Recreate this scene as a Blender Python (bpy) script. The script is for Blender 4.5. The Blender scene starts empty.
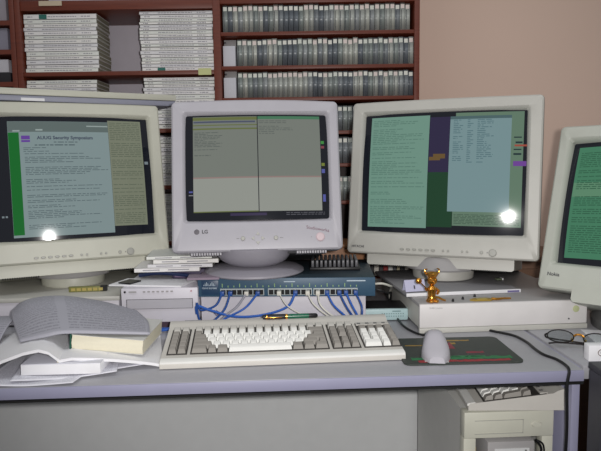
import bpy, bmesh, math, random
from mathutils import Matrix, Vector
random.seed(7)
C = bpy.context.scene.collection
sc = bpy.context.scene
R = math.radians
Tm = Matrix.Translation
def Rz(a): return Matrix.Rotation(R(a), 4, 'Z')
def Rx(a): return Matrix.Rotation(R(a), 4, 'X')
def Ry(a): return Matrix.Rotation(R(a), 4, 'Y')

# ------------------------------------------------------------------ materials
def lin(c):
    c = c / 255.0
    return c / 12.92 if c <= .04045 else ((c + .055) / 1.055) ** 2.4
MATS = {}
def mat(name, rgb, rough=.5, metal=0, var=.05, scale=30, bump=0, spec=.5, coat=0, emit=0, alpha=1, trans=0):
    if name in MATS: return MATS[name]
    m = bpy.data.materials.new(name); m.use_nodes = True
    nt = m.node_tree; b = nt.nodes['Principled BSDF']
    col = tuple(lin(c) for c in rgb) + (1,)
    b.inputs['Roughness'].default_value = rough; b.inputs['Metallic'].default_value = metal
    b.inputs['Specular IOR Level'].default_value = spec
    b.inputs['Coat Weight'].default_value = coat; b.inputs['Coat Roughness'].default_value = .06
    b.inputs['Transmission Weight'].default_value = trans
    if emit:
        b.inputs['Emission Color'].default_value = col; b.inputs['Emission Strength'].default_value = emit
        b.inputs['Base Color'].default_value = (.004, .004, .004, 1)
    elif var:
        tc = nt.nodes.new('ShaderNodeTexCoord'); n = nt.nodes.new('ShaderNodeTexNoise'); n.inputs['Scale'].default_value = scale
        n.inputs['Detail'].default_value = 4
        r = nt.nodes.new('ShaderNodeMix'); r.data_type = 'RGBA'
        r.inputs['A'].default_value = tuple(c * (1 - var) for c in col[:3]) + (1,)
        r.inputs['B'].default_value = tuple(min(1, c * (1 + var)) for c in col[:3]) + (1,)
        nt.links.new(tc.outputs['Object'], n.inputs['Vector']); nt.links.new(n.outputs['Fac'], r.inputs['Factor'])
        nt.links.new(r.outputs['Result'], b.inputs['Base Color'])
        if bump:
            bp = nt.nodes.new('ShaderNodeBump'); bp.inputs['Strength'].default_value = bump; bp.inputs['Distance'].default_value = .002
            nt.links.new(n.outputs['Fac'], bp.inputs['Height']); nt.links.new(bp.outputs['Normal'], b.inputs['Normal'])
    else:
        b.inputs['Base Color'].default_value = col
    MATS[name] = m
    return m
def wood(name, a, c, scale=6, rough=.45):
    if name in MATS: return MATS[name]
    m = bpy.data.materials.new(name); m.use_nodes = True; nt = m.node_tree; b = nt.nodes['Principled BSDF']
    tc = nt.nodes.new('ShaderNodeTexCoord'); mp = nt.nodes.new('ShaderNodeMapping'); mp.inputs['Scale'].default_value = (2, 8, 30)
    n = nt.nodes.new('ShaderNodeTexNoise'); n.inputs['Scale'].default_value = scale; n.inputs['Detail'].default_value = 6
    r = nt.nodes.new('ShaderNodeMix'); r.data_type = 'RGBA'
    r.inputs['A'].default_value = tuple(lin(k) for k in a) + (1,); r.inputs['B'].default_value = tuple(lin(k) for k in c) + (1,)
    nt.links.new(tc.outputs['Object'], mp.inputs['Vector']); nt.links.new(mp.outputs['Vector'], n.inputs['Vector'])
    nt.links.new(n.outputs['Fac'], r.inputs['Factor']); nt.links.new(r.outputs['Result'], b.inputs['Base Color'])
    b.inputs['Roughness'].default_value = rough
    MATS[name] = m
    return m
def printed(name, paper, ink, lines=60, rough=.6, cols=2):
    """paper with rows of tiny print, laid out in the sheet's own UV space"""
    if name in MATS: return MATS[name]
    m = bpy.data.materials.new(name); m.use_nodes = True; nt = m.node_tree; b = nt.nodes['Principled BSDF']
    uv = nt.nodes.new('ShaderNodeUVMap'); sp = nt.nodes.new('ShaderNodeSeparateXYZ')
    nt.links.new(uv.outputs['UV'], sp.inputs['Vector'])
    def M(op, a, bb=None, cc=None):
        n = nt.nodes.new('ShaderNodeMath'); n.operation = op
        for i, v in enumerate((a, bb, cc)):
            if v is None: continue
            if isinstance(v, (int, float)): n.inputs[i].default_value = v
            else: nt.links.new(v, n.inputs[i])
        return n.outputs[0]
    row = M('LESS_THAN', M('FRACT', M('MULTIPLY', sp.outputs['Y'], lines)), .5)
    no = nt.nodes.new('ShaderNodeTexNoise'); mp = nt.nodes.new('ShaderNodeMapping'); mp.inputs['Scale'].default_value = (90, lines, 1)
    nt.links.new(uv.outputs['UV'], mp.inputs['Vector']); nt.links.new(mp.outputs['Vector'], no.inputs['Vector']); no.inputs['Scale'].default_value = 1
    word = M('GREATER_THAN', no.outputs['Fac'], .45)
    fx = M('FRACT', M('MULTIPLY', sp.outputs['X'], cols))
    body = M('MULTIPLY', M('GREATER_THAN', fx, .07), M('LESS_THAN', fx, .93))
    by = M('MULTIPLY', M('GREATER_THAN', sp.outputs['Y'], .06), M('LESS_THAN', sp.outputs['Y'], .94))
    f = M('MULTIPLY', M('MULTIPLY', row, word), M('MULTIPLY', body, by))
    mx = nt.nodes.new('ShaderNodeMix'); mx.data_type = 'RGBA'
    mx.inputs['A'].default_value = tuple(lin(k) for k in paper) + (1,); mx.inputs['B'].default_value = tuple(lin(k) for k in ink) + (1,)
    nt.links.new(M('MULTIPLY', f, .4), mx.inputs['Factor']); nt.links.new(mx.outputs['Result'], b.inputs['Base Color'])
    b.inputs['Roughness'].default_value = rough
    MATS[name] = m
    return m

# ------------------------------------------------------------------ mesh builder
def rrect(cx, cz, w, h, r, n=5, bow=0):
    pts = []
    for (sx, sz, a0) in ((1, 1, 0), (-1, 1, 90), (-1, -1, 180), (1, -1, 270)):
        ox, oz = cx + sx * (w / 2 - r), cz + sz * (h / 2 - r)
        for k in range(n + 1):
            a = R(a0 + 90 * k / n); pts.append([ox + r * math.cos(a), oz + r * math.sin(a)])
    out = []
    for k in range(len(pts)):                     # subdivide the long sides so they can bow
        a, b = pts[k], pts[(k + 1) % len(pts)]
        out.append(tuple(a))
        if (k + 1) % (n + 1) == 0:
            for j in range(1, 8):
                t = j / 8; out.append((a[0] + (b[0] - a[0]) * t, a[1] + (b[1] - a[1]) * t))
    if bow:
        out = [(x, z + (bow * (1 - ((x - cx) / (w / 2)) ** 2) if z > cz else 0)) for x, z in out]
    return out
class MB:
    def __init__(s, M=None): s.bm = bmesh.new(); s.M = M or Matrix.Identity(4); s.mi = 0; s.uv = None
    def v(s, p): return s.bm.verts.new(s.M @ Vector(p))
    def f(s, vs):
        try:
            f = s.bm.faces.new(vs); f.material_index = s.mi; f.smooth = True; return f
        except ValueError: return None
    def box(s, x0, x1, y0, y1, z0, z1, M=None, bev=0):
        M = M or Matrix.Identity(4)
        t = bmesh.new()
        P = [(x, y, z) for x in (x0, x1) for y in (y0, y1) for z in (z0, z1)]
        vs = [t.verts.new(p) for p in P]
        for q in ((0, 1, 3, 2), (4, 6, 7, 5), (0, 4, 5, 1), (2, 3, 7, 6), (0, 2, 6, 4), (1, 5, 7, 3)): t.faces.new([vs[i] for i in q])
        if bev: bmesh.ops.bevel(t, geom=list(t.edges), offset=bev, segments=2, profile=.5, affect='EDGES')
        s.merge(t, M); return s
    def merge(s, t, M):
        mp = {}
        for v in t.verts: mp[v] = s.v(M @ v.co)
        for f in t.faces: s.f([mp[v] for v in f.verts])
        t.free()
    def loft(s, loops, c0=True, c1=True):
        rings = [[s.v(p) for p in l] for l in loops]; n = len(rings[0])
        for a, b in zip(rings, rings[1:]):
            for i in range(n): s.f([a[i], a[(i + 1) % n], b[(i + 1) % n], b[i]])
        if c0: s.f(list(reversed(rings[0])))
        if c1: s.f(rings[-1])
        return s
    def lathe(s, prof, n=40, M=None):
        M = M or Matrix.Identity(4)
        return s.loft([[M @ Vector((r * math.cos(2 * math.pi * k / n), r * math.sin(2 * math.pi * k / n), z)) for k in range(n)] for r, z in prof])
    def ball(s, c, rx, ry=None, rz=None, n=16, M=None):
        ry = ry or rx; rz = rz or rx; m = n // 2; M = M or Matrix.Identity(4)
        return s.loft([[M @ Vector((c[0] + rx * math.sin(math.pi * (j + .02) / (m + .04)) * math.cos(2 * math.pi * k / n), c[1] + ry * math.sin(math.pi * (j + .02) / (m + .04)) * math.sin(2 * math.pi * k / n), c[2] - rz * math.cos(math.pi * (j + .02) / (m + .04)))) for k in range(n)] for j in range(m + 1)])
    def tube(s, pts, r, n=8, smooth=6):
        P = [Vector(p) for p in pts]
        if smooth and len(P) > 2:
            Q = []
            E = [P[0] * 2 - P[1]] + P + [P[-1] * 2 - P[-2]]
            for i in range(1, len(E) - 2):
                for k in range(smooth):
                    t = k / smooth; a, b, c, d = E[i - 1:i + 3]
                    Q.append(.5 * ((2 * b) + (c - a) * t + (2 * a - 5 * b + 4 * c - d) * t * t + (3 * b - a - 3 * c + d) * t ** 3))
            Q.append(P[-1]); P = Q
        rr = r if isinstance(r, (list, tuple)) else None
        loops = []; up = None
        for i, p in enumerate(P):
            d = (P[min(i + 1, len(P) - 1)] - P[max(i - 1, 0)]).normalized()
            if up is None: up = Vector((0, 0, 1)) if abs(d.z) < .9 else Vector((1, 0, 0))
            a = d.cross(up).normalized(); up = a.cross(d).normalized()
            q = r if rr is None else rr[0] + (rr[1] - rr[0]) * i / (len(P) - 1)
            loops.append([p + (a * math.cos(2 * math.pi * k / n) + up * math.sin(2 * math.pi * k / n)) * q for k in range(n)])
        return s.loft(loops)
    def prism(s, pts, y0, y1, axis='y'):
        g = (lambda a, b, t: (a, t, b)) if axis == 'y' else ((lambda a, b, t: (t, a, b)) if axis == 'x' else (lambda a, b, t: (a, b, t)))
        return s.loft([[g(a, b, y0) for a, b in pts], [g(a, b, y1) for a, b in pts]])
    def grid(s, fn, nu, nv, uv=False):
        V = [[s.v(fn(i / nu, j / nv)) for i in range(nu + 1)] for j in range(nv + 1)]
        L = s.bm.loops.layers.uv.verify() if uv else None
        for j in range(nv):
            for i in range(nu):
                f = s.f([V[j][i], V[j][i + 1], V[j + 1][i + 1], V[j + 1][i]])
                if L and f:
                    for l, (a, b) in zip(f.loops, ((i, j), (i + 1, j), (i + 1, j + 1), (i, j + 1))): l[L].uv = (a / nu, b / nv)
        return s
    def text(s, body, size, fn, bold=.0, font_w=1):
        cu = bpy.data.curves.new('t', 'FONT'); cu.body = body; cu.size = size; cu.align_x = 'CENTER'; cu.align_y = 'CENTER'; cu.offset = bold; cu.resolution_u = 3
        ob = bpy.data.objects.new('t', cu); me = bpy.data.meshes.new_from_object(ob)
        vs = [s.v(fn(v.co.x * font_w, v.co.y)) for v in me.vertices]
        for p in me.polygons: s.f([vs[i] for i in p.vertices])
        bpy.data.objects.remove(ob); bpy.data.curves.remove(cu); bpy.data.meshes.remove(me)
        return s
    def build(s, name, m, parent=None, flat=False, recalc=True):
        if recalc: bmesh.ops.recalc_face_normals(s.bm, faces=s.bm.faces)
        me = bpy.data.meshes.new(name); s.bm.to_mesh(me); s.bm.free()
        for k in (m if isinstance(m, (list, tuple)) else [m]): me.materials.append(k)
        if flat:
            for p in me.polygons: p.use_smooth = False
        else: me.set_sharp_from_angle(angle=R(35))
        o = bpy.data.objects.new(name, me); C.objects.link(o)
        if parent: o.parent = parent
        return o
def thing(name, label, cat, loc=(0, 0, 0), rot=0, group=None):
    o = bpy.data.objects.new(name, None); C.objects.link(o); o.empty_display_size = .05
    o.location = loc; o.rotation_euler = (0, 0, R(rot)); return tag(o, label, cat, group)
def tag(o, label, cat, group=None):
    o['label'] = label; o['category'] = cat
    if group: o['group'] = group
    return o
def struct(o): o['kind'] = 'structure'; return o
def copy_tree(o, parent=None):
    c = o.copy(); C.objects.link(c)
    if parent: c.parent = parent
    for ch in list(o.children): copy_tree(ch, c)
    return c
def nth(k): return f"{k}{'th' if 10 <= k % 100 <= 20 else {1: 'st', 2: 'nd', 3: 'rd'}.get(k % 10, 'th')}"

# palette -------------------------------------------------------------------
m_beige = mat('cream_plastic', (197, 197, 183), .45)
m_beige2 = mat('warm_grey_plastic', (189, 188, 181), .45)
m_beige3 = mat('green_grey_plastic', (184, 187, 177), .45)
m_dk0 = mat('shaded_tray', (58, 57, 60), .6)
m_disc = mat('disc_grey', (150, 147, 156), .5)
m_lav = mat('lavender_grey_plastic', (179, 177, 184), .42)
m_front = mat('white_front', (222, 219, 218), .45)
m_box = mat('pale_case', (208, 205, 213), .45)
m_dgrey = mat('dark_grey_plastic', (120, 119, 118), .5)  # plain dark grey for small marks, slots and plates
m_grey = mat('mid_grey_plastic', (160, 158, 158), .5)
m_btn = mat('button_grey', (165, 165, 158), .4)
m_ink = mat('dark_ink', (55, 55, 62), .5)
m_black = mat('black_plastic', (22, 22, 25), .4)
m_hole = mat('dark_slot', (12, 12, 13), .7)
m_white = mat('white_paper', (232, 232, 235), .7)
m_cream = mat('page_edges', (228, 222, 200), .8, scale=200)
m_desk = mat('desk_laminate', (158, 158, 163), .38, var=.05, scale=60)
m_edge = mat('desk_edge_band', (148, 148, 172), .45)
m_panel = mat('grey_panel', (210, 212, 212), .5)
m_wood = wood('red_brown_wood', (88, 37, 25), (126, 60, 40))
m_woodl = wood('orange_brown_wood', (158, 108, 72), (182, 130, 92))
m_gold = mat('gold', (226, 160, 70), .22, metal=1, var=.05)
m_brass = mat('dull_brass', (190, 160, 80), .4, metal=.6)
m_blue = mat('blue_cable', (30, 74, 146), .4)
m_blue2 = mat('bright_blue_cable', (42, 92, 178), .4)
m_wcab = mat('white_cable', (212, 210, 200), .5)
m_bcab = mat('black_cable', (18, 18, 20), .45)
m_teal = mat('teal_metal', (52, 84, 108), .45)
m_tealt = mat('teal_metal_top', (44, 58, 68), .5)
m_screw = mat('steel', (120, 120, 125), .35, metal=.8)

# ------------------------------------------------------------------ camera
cam = bpy.data.cameras.new('camera'); cam.sensor_width = 36; cam.lens = 618 / 601 * 36; cam.clip_start = .02
co = bpy.data.objects.new('camera', cam); C.objects.link(co); sc.camera = co
P, Yw, Rl = R(5.97), R(3.11), R(.745)
fw = Vector((math.sin(Yw) * math.cos(P), math.cos(Yw) * math.cos(P), -math.sin(P)))
r0 = Vector((math.cos(Yw), -math.sin(Yw), 0)); u0 = r0.cross(fw)
rr_ = r0 * math.cos(Rl) - u0 * math.sin(Rl); uu = rr_.cross(fw)
M = Matrix((rr_, uu, -fw)).transposed().to_4x4(); M.translation = (0, -1.05, 1.101)
co.matrix_world = M

# ------------------------------------------------------------------ the setting
struct(MB().box(-2.6, 2.4, -2.2, 2.2, -.02, 0).build('floor', mat('carpet', (70, 70, 76), .95, var=.25, scale=400)))
WY = -3.66
wroot = Tm((0, 1.0, 0)) @ Rz(WY)
struct(MB(wroot).box(-2.8, 2.8, .27, .33, 0, 2.7).build('wall_back', mat('wall_paint', (232, 204, 187), .75, var=.03, scale=3)))

# ------------------------------------------------------------------ bookcases
bc = thing('bookcase', 'red-brown wooden bookcase holding white journals and rows of small tape cases', 'bookcase', (0, 1.0, 0), WY)
LB = (-.785, -.163); RB = (-.139, .486); BD = .25
def upright(x0, x1, p=None): MB().box(x0, x1, 0, BD, 0, 1.9, bev=.001).build('side_panel', m_wood, p or bc)
upright(-.803, -.785); upright(-.163, -.139); upright(.486, .503)
MB().box(-.785, -.163, BD - .012, BD, 0, 1.9).build('back_panel', mat('lavender_back_panel', (220, 214, 224), .6), bc)
MB().box(-.139, .486, BD - .012, BD, 0, 1.9).build('back_panel', mat('dark_back_panel', (52, 36, 34), .6), bc)
LSH = [1.594, 1.386, 1.199, 1.012, .824]; RSH = [1.607, 1.506, 1.3985, 1.297, 1.187, 1.08, .956, .70]
for z in LSH: MB().box(LB[0], LB[1], .003, BD - .012, z, z + (.03 if z > 1.5 else .0135), bev=.001).build('shelf', m_wood, bc)
for z in RSH: MB().box(RB[0], RB[1], .003, BD - .012, z, z + (.03 if z > 1.6 else .0115), bev=.001).build('shelf', m_wood, bc)
# neighbouring bookcase, mostly outside the frame
bc2 = thing('bookcase', 'dark red-brown bookcase cut off at left edge, holding grey and white boxes', 'bookcase', (0, 1.0, 0), WY)
MB().box(-.821, -.8045, 0, BD, 0, 1.9, bev=.001).build('side_panel', m_wood, bc2)
MB().box(-1.30, -1.285, 0, BD, 0, 1.9, bev=.001).build('side_panel', m_wood, bc2)
for z in (1.55, 1.458, 1.355, 1.15, .95): MB().box(-1.285, -.821, .003, BD - .012, z, z + .015).build('shelf', m_wood, bc2)
MB().box(-1.285, -.821, BD - .012, BD, 0, 1.9).build('back_panel', m_wood, bc2)
def on_shelf(name, label, cat, x0, x1, z0, z1, m, y0=.02, y1=.2, group=None, bev=.002):
    return tag(MB(wroot).box(x0, x1, y0, y1, z0 + .0003, z1, bev=bev).build(name, m), label, cat, group)
on_shelf('storage_box', 'grey box on the uppermost visible shelf at the left edge', 'box', -1.02, -.838, 1.565, 1.64, mat('grey_card', (158, 152, 160), .7))
on_shelf('storage_box', 'lavender-grey box on the second shelf at the left edge', 'box', -1.02, -.838, 1.473, 1.545, mat('lav_card', (140, 138, 152), .7))
on_shelf('storage_box', 'white box above dark boxes on the lowest visible shelf at the left edge', 'box', -1.02, -.841, 1.403, 1.445, mat('pale_card', (200, 198, 205), .7))
on_shelf('storage_box', 'dark box underneath white box at the left edge of the photo', 'box', -1.02, -.836, 1.37, 1.4025, mat('black_card', (35, 32, 38), .7))

# journals lying in piles, spines out
jm = [mat('journal_%d' % i, c, .55, var=.08, scale=80) for i, c in enumerate(((238, 236, 235), (228, 227, 229), (240, 238, 234), (232, 234, 228)))]
m_jtxt = mat('spine_print', (158, 156, 164), .6)
m_jpage = mat('journal_pages', (150, 146, 128), .8, scale=300)
def journal(x0, z, w, t, d, y, label, group, i, logo=False):
    o = thing('journal', label, 'journal', wroot @ Vector((x0, y, z)), WY, group)
    b = MB().box(0, w, 0, .004, 0, t).box(0, w, 0, d, t - .0012, t).box(0, w, 0, d, 0, .0012); b.mi = 1
    MB().box(.001, w - .001, .004, d - .001, .0012, t - .0012).build('pages', m_jpage, o)
    rnd = random.Random(i * 7 + int(z * 999)); zc = t * .5
    for xa, xb in ((.012, .03), (.06, .17), (.185, .215)):
        x = w * xa / .235
        while x < w * xb / .235:
            l = rnd.uniform(.003, .012); b.box(x, min(x + l, w * xb / .235), -.0004, .0001, zc - .0014, zc + .0014); x += l + .002
    b.build('cover', [jm[i % 4], m_jtxt], o)
    if logo: MB().box(.05, .075, -.0006, .0001, .001, t - .001).build('emblem', mat('green_emblem', (40, 110, 100), .5), o)
    return o
def pile(x0, w, z0, ts, name, logo=None, d=.135):
    z = z0; n = len(ts)
    for k, t in enumerate(ts):
        pos = n - k
        dx = random.uniform(-.003, .003); dy = random.uniform(0, .004)
        journal(x0 + dx, z + .0003, w, t - .0006, d, .014 + dy, f"white journal, {nth(pos)} from the top of {name}" if pos > 1 else f"topmost white journal of {name}", 'journals in ' + name, k + int(x0 * -50), logo == k)
        z += t
def thick(n, tot):
    a = [random.uniform(.8, 1.25) for _ in range(n)]; s = sum(a); return [tot * q / s for q in a]
pile(-.780, .237, LSH[1] + .0135, thick(14, .186), 'the tall left pile, upper shelf', 13)
pile(-.402, .237, LSH[1] + .0135, thick(18, .19), 'the tall right pile, upper shelf', 0)
pile(-.780, .23, LSH[2] + .0135, thick(13, .162), 'the left pile below the upper shelf')
pile(-.398, .232, LSH[2] + .0135, thick(14, .166), 'the right pile below the upper shelf')
pile(-.398, .232, LSH[3] + .0135, thick(14, .16), 'the third right pile down')
pile(-.398, .232, LSH[4] + .0135, thick(14, .16), 'the lowest right pile')
o = MB(wroot).box(-.214, -.172, -.0012, .002, 1.383, 1.404).build('sticky_note', mat('yellow_note', (205, 208, 150), .8)); tag(o, 'yellow-green sticky note on the shelf edge beside the middle upright', 'sticky note')
o = MB(wroot).box(-.722, -.648, -.001, .0025, 1.608, 1.623).build('shelf_label', mat('cream_label', (205, 190, 165), .8)); tag(o, 'cream paper label on the top left shelf edge', 'label')

# tape cases
tcol = [mat('tape_case_%d' % i, c, .3, var=.12, scale=40) for i, c in enumerate(((134, 140, 144), (158, 163, 164), (180, 184, 178), (112, 119, 126), (146, 154, 151), (190, 193, 184)))]
tlab = [mat('tape_label_%d' % i, c, .7) for i, c in enumerate(((232, 232, 222), (220, 224, 214), (232, 218, 212), (220, 232, 212)))]
m_tdark = mat('tape_seam', (45, 50, 58), .5)
protos = {}
def tape(x, z, h, k, label, group):
    key = (k % 6, (k * 5 + k // 3) % 4)
    if key not in protos:
        o = thing('tape_case', '', 'tape case')
        MB().box(0, .0152, 0, .05, 0, 1, bev=.0008).build('case', tcol[key[0]], o)
        MB().box(.0018, .0134, -.0006, .0005, .80, .95).build('label', tlab[key[1]], o)
        MB().box(.0025, .0045, -.0005, .0005, .05, .76).build('seam', m_tdark, o)
        protos[key] = (o, [False])
    o, used = protos[key]
    if used[0]: o = copy_tree(o)
    used[0] = True
    o.location = wroot @ Vector((x, .012 + random.uniform(0, .005), z + .0003)); o.rotation_euler = (0, 0, R(WY)); o.scale = (1, 1, h)
    o['label'] = label; o['group'] = group
rows = [(-.132, 40, RSH[1] + .0115, .086, 'top'), (-.088, 37, RSH[2] + .0115, .086, 'second'), (-.088, 37, RSH[3] + .0115, .082, 'third')]
kk = 0
for x0, n, z, h, nm in rows:
    for k in range(n):
        x = x0 + k * .0164; kk += 1
        if x > .47: break
        tape(x, z, h * random.uniform(.97, 1.02), random.randrange(24), f"tape case, {nth(k + 1)} from the left in the {nm} tape row", f"tape cases in the {nm} row")
for z, h, nm, n in ((RSH[4] + .0115, .08, 'fourth', 7), (RSH[5] + .0115, .085, 'fifth', 7), (RSH[6] + .0115, .08, 'sixth', 7)):
    for k in range(n):
        tape(.205 + k * .0165, z, h, random.randrange(24), f"tape case between the monitors, {nth(k + 1)} from the left, {nm} row down", f"tape cases in the {nm} row")
for z, nm in ((RSH[2] + .0115, 'second'), (RSH[3] + .0115, 'third')):
    b = thing('bookend', f"white bookend at the left end of the {nm} tape row", 'bookend', wroot @ Vector((-.134, .015, z + .0003)), WY)
    MB().box(0, .040, 0, .1, 0, .066, bev=.001).build('body', mat('white_card', (205, 205, 212), .6), b)
    MB().box(0, .040, .03, .1, .066, .09, bev=.001).build('back_plate', m_grey, b)
    MB().lathe([(.002, 0), (.0035, .001), (.0001, .003)], 10, Tm((.004, .028, .08)) @ Rx(90)).build('stud', m_screw, b)
# low shelf: wooden box and a row of books
o = thing('wooden_box', 'plain orange-brown wooden box seen below the right edge of the middle monitor', 'box', wroot @ Vector((.06, -.03, .7148)), WY)
MB().box(0, .262, 0, .16, 0, .1, bev=.002).build('body', m_woodl, o)
MB().box(-.003, .265, -.004, .164, .1, .112, bev=.002).build('lid', m_woodl, o)
x = .328
bcols = [(225, 222, 215), (40, 38, 42), (205, 200, 190), (60, 55, 58), (150, 40, 38), (215, 214, 210), (90, 92, 96), (190, 180, 150), (30, 30, 34), (222, 218, 208)]
for k in range(10):
    w = random.uniform(.009, .016); h = random.uniform(.10, .12)
    o = thing('paperback_book', f"thin book, {nth(k + 1)} from the left in the low row behind the right monitor", 'book', wroot @ Vector((x, .0, .7148)), WY, 'books standing on the low shelf')
    MB().box(0, w, 0, .0015, 0, h).box(0, .001, 0, .13, 0, h).box(w - .001, w, 0, .13, 0, h).build('cover', mat('book_%d' % k, bcols[k], .5), o)
    MB().box(.001, w - .001, .0015, .128, .002, h - .002).build('pages', m_cream, o)
    x += w + .0012
sb = thing('sideboard', 'brown wooden sideboard against the wall behind the right monitor', 'cabinet', wroot @ Vector((.52, .02, 0)), WY)
MB().box(0, .9, 0, .23, .05, .752, bev=.003).build('body', wood('dull_brown_wood', (112, 84, 66), (132, 100, 80)), sb)
MB().box(-.005, .905, -.012, .24, .752, .772, bev=.003).build('top', wood('dull_brown_wood', (0, 0, 0), (0, 0, 0)), sb)
for k in range(2): MB().box(.02 + k * .44, .44 + k * .44, -.012, -.0005, .09, .73, bev=.003).build('door', wood('dull_brown_wood', (0, 0, 0), (0, 0, 0)), sb)

# ------------------------------------------------------------------ desks
dk = thing('desk', 'long grey laminate desk with lavender front edge carrying the three monitors', 'desk', (0, 0, 0))
MB().box(-1.25, .565, .002, .9, .698, .72, bev=.0012).build('desktop', m_desk, dk)
MB().box(-1.25, .565, -.0015, .0025, .6995, .7195, bev=.001).build('edge_band', m_edge, dk)
MB().box(-1.25, .565, .0, .03, .6935, .6975).build('underside_shade_strip', m_hole, dk)  # black strip added to draw the line of shade under the desk edge
MB().box(-1.2, .55, .44, .458, .12, .698).build('modesty_panel', m_panel, dk)
MB().box(-1.22, -1.2, .05, .85, 0, .698, bev=.001).build('end_panel', m_panel, dk)
rd = thing('desk', 'grey side desk at right holding the eyeglasses and the cut-off monitor', 'desk', (.553, .0, 0))
MB().box(.022, .9, .022, .85, .694, .72, bev=.002).build('desktop', m_desk, rd)
MB().box(.0, .015, .018, .85, 0, .7195, bev=.0008).build('end_panel', m_edge, rd)
MB().box(.0155, .0215, .05, .85, .69, .714).build('gap_strip', m_dgrey, rd)
MB().box(.86, .88, .03, .85, 0, .694, bev=.001).build('end_panel', m_panel, rd)
# dark cabinet at the far right, in front of the side desk
cb = thing('cabinet', 'dark grey framed cabinet with blue-grey panel at the lower right corner', 'cabinet', (.562, -.46, 0), -1)
m_dk = mat('charcoal_frame', (62, 62, 68), .5)
MB().box(.006, .40, .0, .45, .04, .725).build('body', mat('blue_grey_panel', (104, 112, 128), .5, var=.15, scale=60), cb)
MB().box(0, .41, -.006, .456, .725, .737, bev=.002).box(0, .006, 0, .45, .69, .725).build('top_rail', m_dk, cb)
MB().box(0, .0062, .0, .035, .0, .69).build('stile', m_dk, cb); MB().box(0, .0062, .408, .45, .0, .69).build('stile', m_dk, cb)
MB().box(0, .0062, .035, .408, 0, .06).build('bottom_rail', m_dk, cb)

# ------------------------------------------------------------------ monitors
def emat(name, rgb, s=1.0): return mat('screen_' + name, rgb, .07, emit=s, spec=.5)
class Screen:
    """picture laid on the convex glass; u, v run 0..1 from the top-left corner of the raster"""
    def __init__(s, w, h, rad, y0, M): s.w, s.h, s.rad, s.y0, s.M = w, h, rad, y0, M
    def p(s, u, v, off=0):
        x = (u - .5) * s.w; z = (.5 - v) * s.h
        return (x, s.y0 + (x * x + z * z) / (2 * s.rad) - off, z)
    def rect(s, mb, u0, u1, v0, v1, off=.0005, fine=.05):
        nu = max(1, int(abs(u1 - u0) / fine)); nv = max(1, int(abs(v1 - v0) / fine))
        mb.grid(lambda a, b: s.p(u0 + (u1 - u0) * a, v1 + (v0 - v1) * b, off), nu, nv)
    def lines(s, mb, u0, u1, v0, v1, n, seed, off=.001, fill=.6, th=.35, ragged=True, words=True):
        rnd = random.Random(seed); dv = (v1 - v0) / n
        for k in range(n):
            if rnd.random() > fill: continue
            v = v0 + k * dv; e = u0 + (u1 - u0) * (rnd.uniform(.35, 1) if ragged else 1); u = u0
            if not words:
                s.rect(mb, u, e, v, v + dv * th, off, .1); continue
            while u < e:
                l = rnd.uniform(.01, .05); s.rect(mb, u, min(u + l, e), v, v + dv * th, off, .1); u += l + .007
def monitor(name, label, head, yaw, tilt, base, gw, gh, bz, mp, kind, rad):
    """head = centre of the glass, base = foot of the stand, bz = (left, right, top, bottom) edges of the bezel about the glass centre"""
    o = thing(name, label, 'monitor', base, yaw)
    H = Tm(Rz(-yaw) @ (Vector(head) - Vector(base))) @ Rx(-tilt)
    l, r, t, b = bz; cx, cz, W, Hh = (l + r) / 2, (t + b) / 2, r - l, t - b
    bow = .006 if kind == 'round' else .002
    def L(w, h, rd, y, cx_=cx, cz_=cz, bw=bow): return [(x, y, z) for x, z in rrect(cx_, cz_, w, h, rd, bow=bw)]
    ow, oh = gw + .006, gh + .006
    MB(H).loft([L(W - .012, Hh - .012, .012, .075), L(W - .002, Hh - .002, .010, .06), L(W, Hh, .010, .010), L(W - .003, Hh - .003, .010, .003), L(W - .010, Hh - .010, .009, .0),
                L(ow + .018, oh + .018, .007, -.001, 0, 0, 0), L(ow + .012, oh + .012, .005, .001, 0, 0, 0), L(ow, oh, .004, .010, 0, 0, 0), L(ow, oh, .004, .045, 0, 0, 0)], False, False).build('bezel', mp, o)
    MB(H).loft([L(W - .03, Hh - .03, .02, .05), L(W - .03, Hh - .03, .02, .10), L(W * .86, Hh * .86, .03, .2, cx, cz + .005), L(W * .66, Hh * .66, .04, .34, cx, cz + .01), L(W * .6, Hh * .6, .05, .40, cx, cz + .01)]).build('housing', mp, o)
    S = Screen(gw, gh, rad, -.004 if rad > 1.5 else -.006, H)
    g = MB(H); S.rect(g, -.015, 1.015, -.015, 1.015, 0, .04); gl = g.build('screen_glass', emat('dark_desktop_' + kind, (17, 20, 28)), o, recalc=False)
    return o, H, S, gl
def put(H, S, parent, name, m, *rects, off=.0005):
    for q in rects:
        b = MB(H); S.rect(b, *q, off=off); o = b.build(name, m, parent, recalc=False)
    return o
def buttons(H, o, xs, z, y, rx, rz, name='button', m=None):
    for x in xs:
        MB(H).lathe([(1, 0), (1, .5), (.8, 1), (.0001, 1.02)], 16, Tm((x, y, z)) @ Matrix.Diagonal((rx, 1, rz, 1)) @ Rx(90) @ Matrix.Diagonal((1, 1, .003, 1))).build(name, m or m_btn, o)
def htext(H, o, body, size, x, z, y=-.0012, m=None, name='lettering', bold=0, slant=0):
    b = MB(H); b.text(body, size, lambda a, c: (x + a, y, z + c + a * slant), bold); return b.build(name, m or m_ink, o, flat=True)

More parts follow.
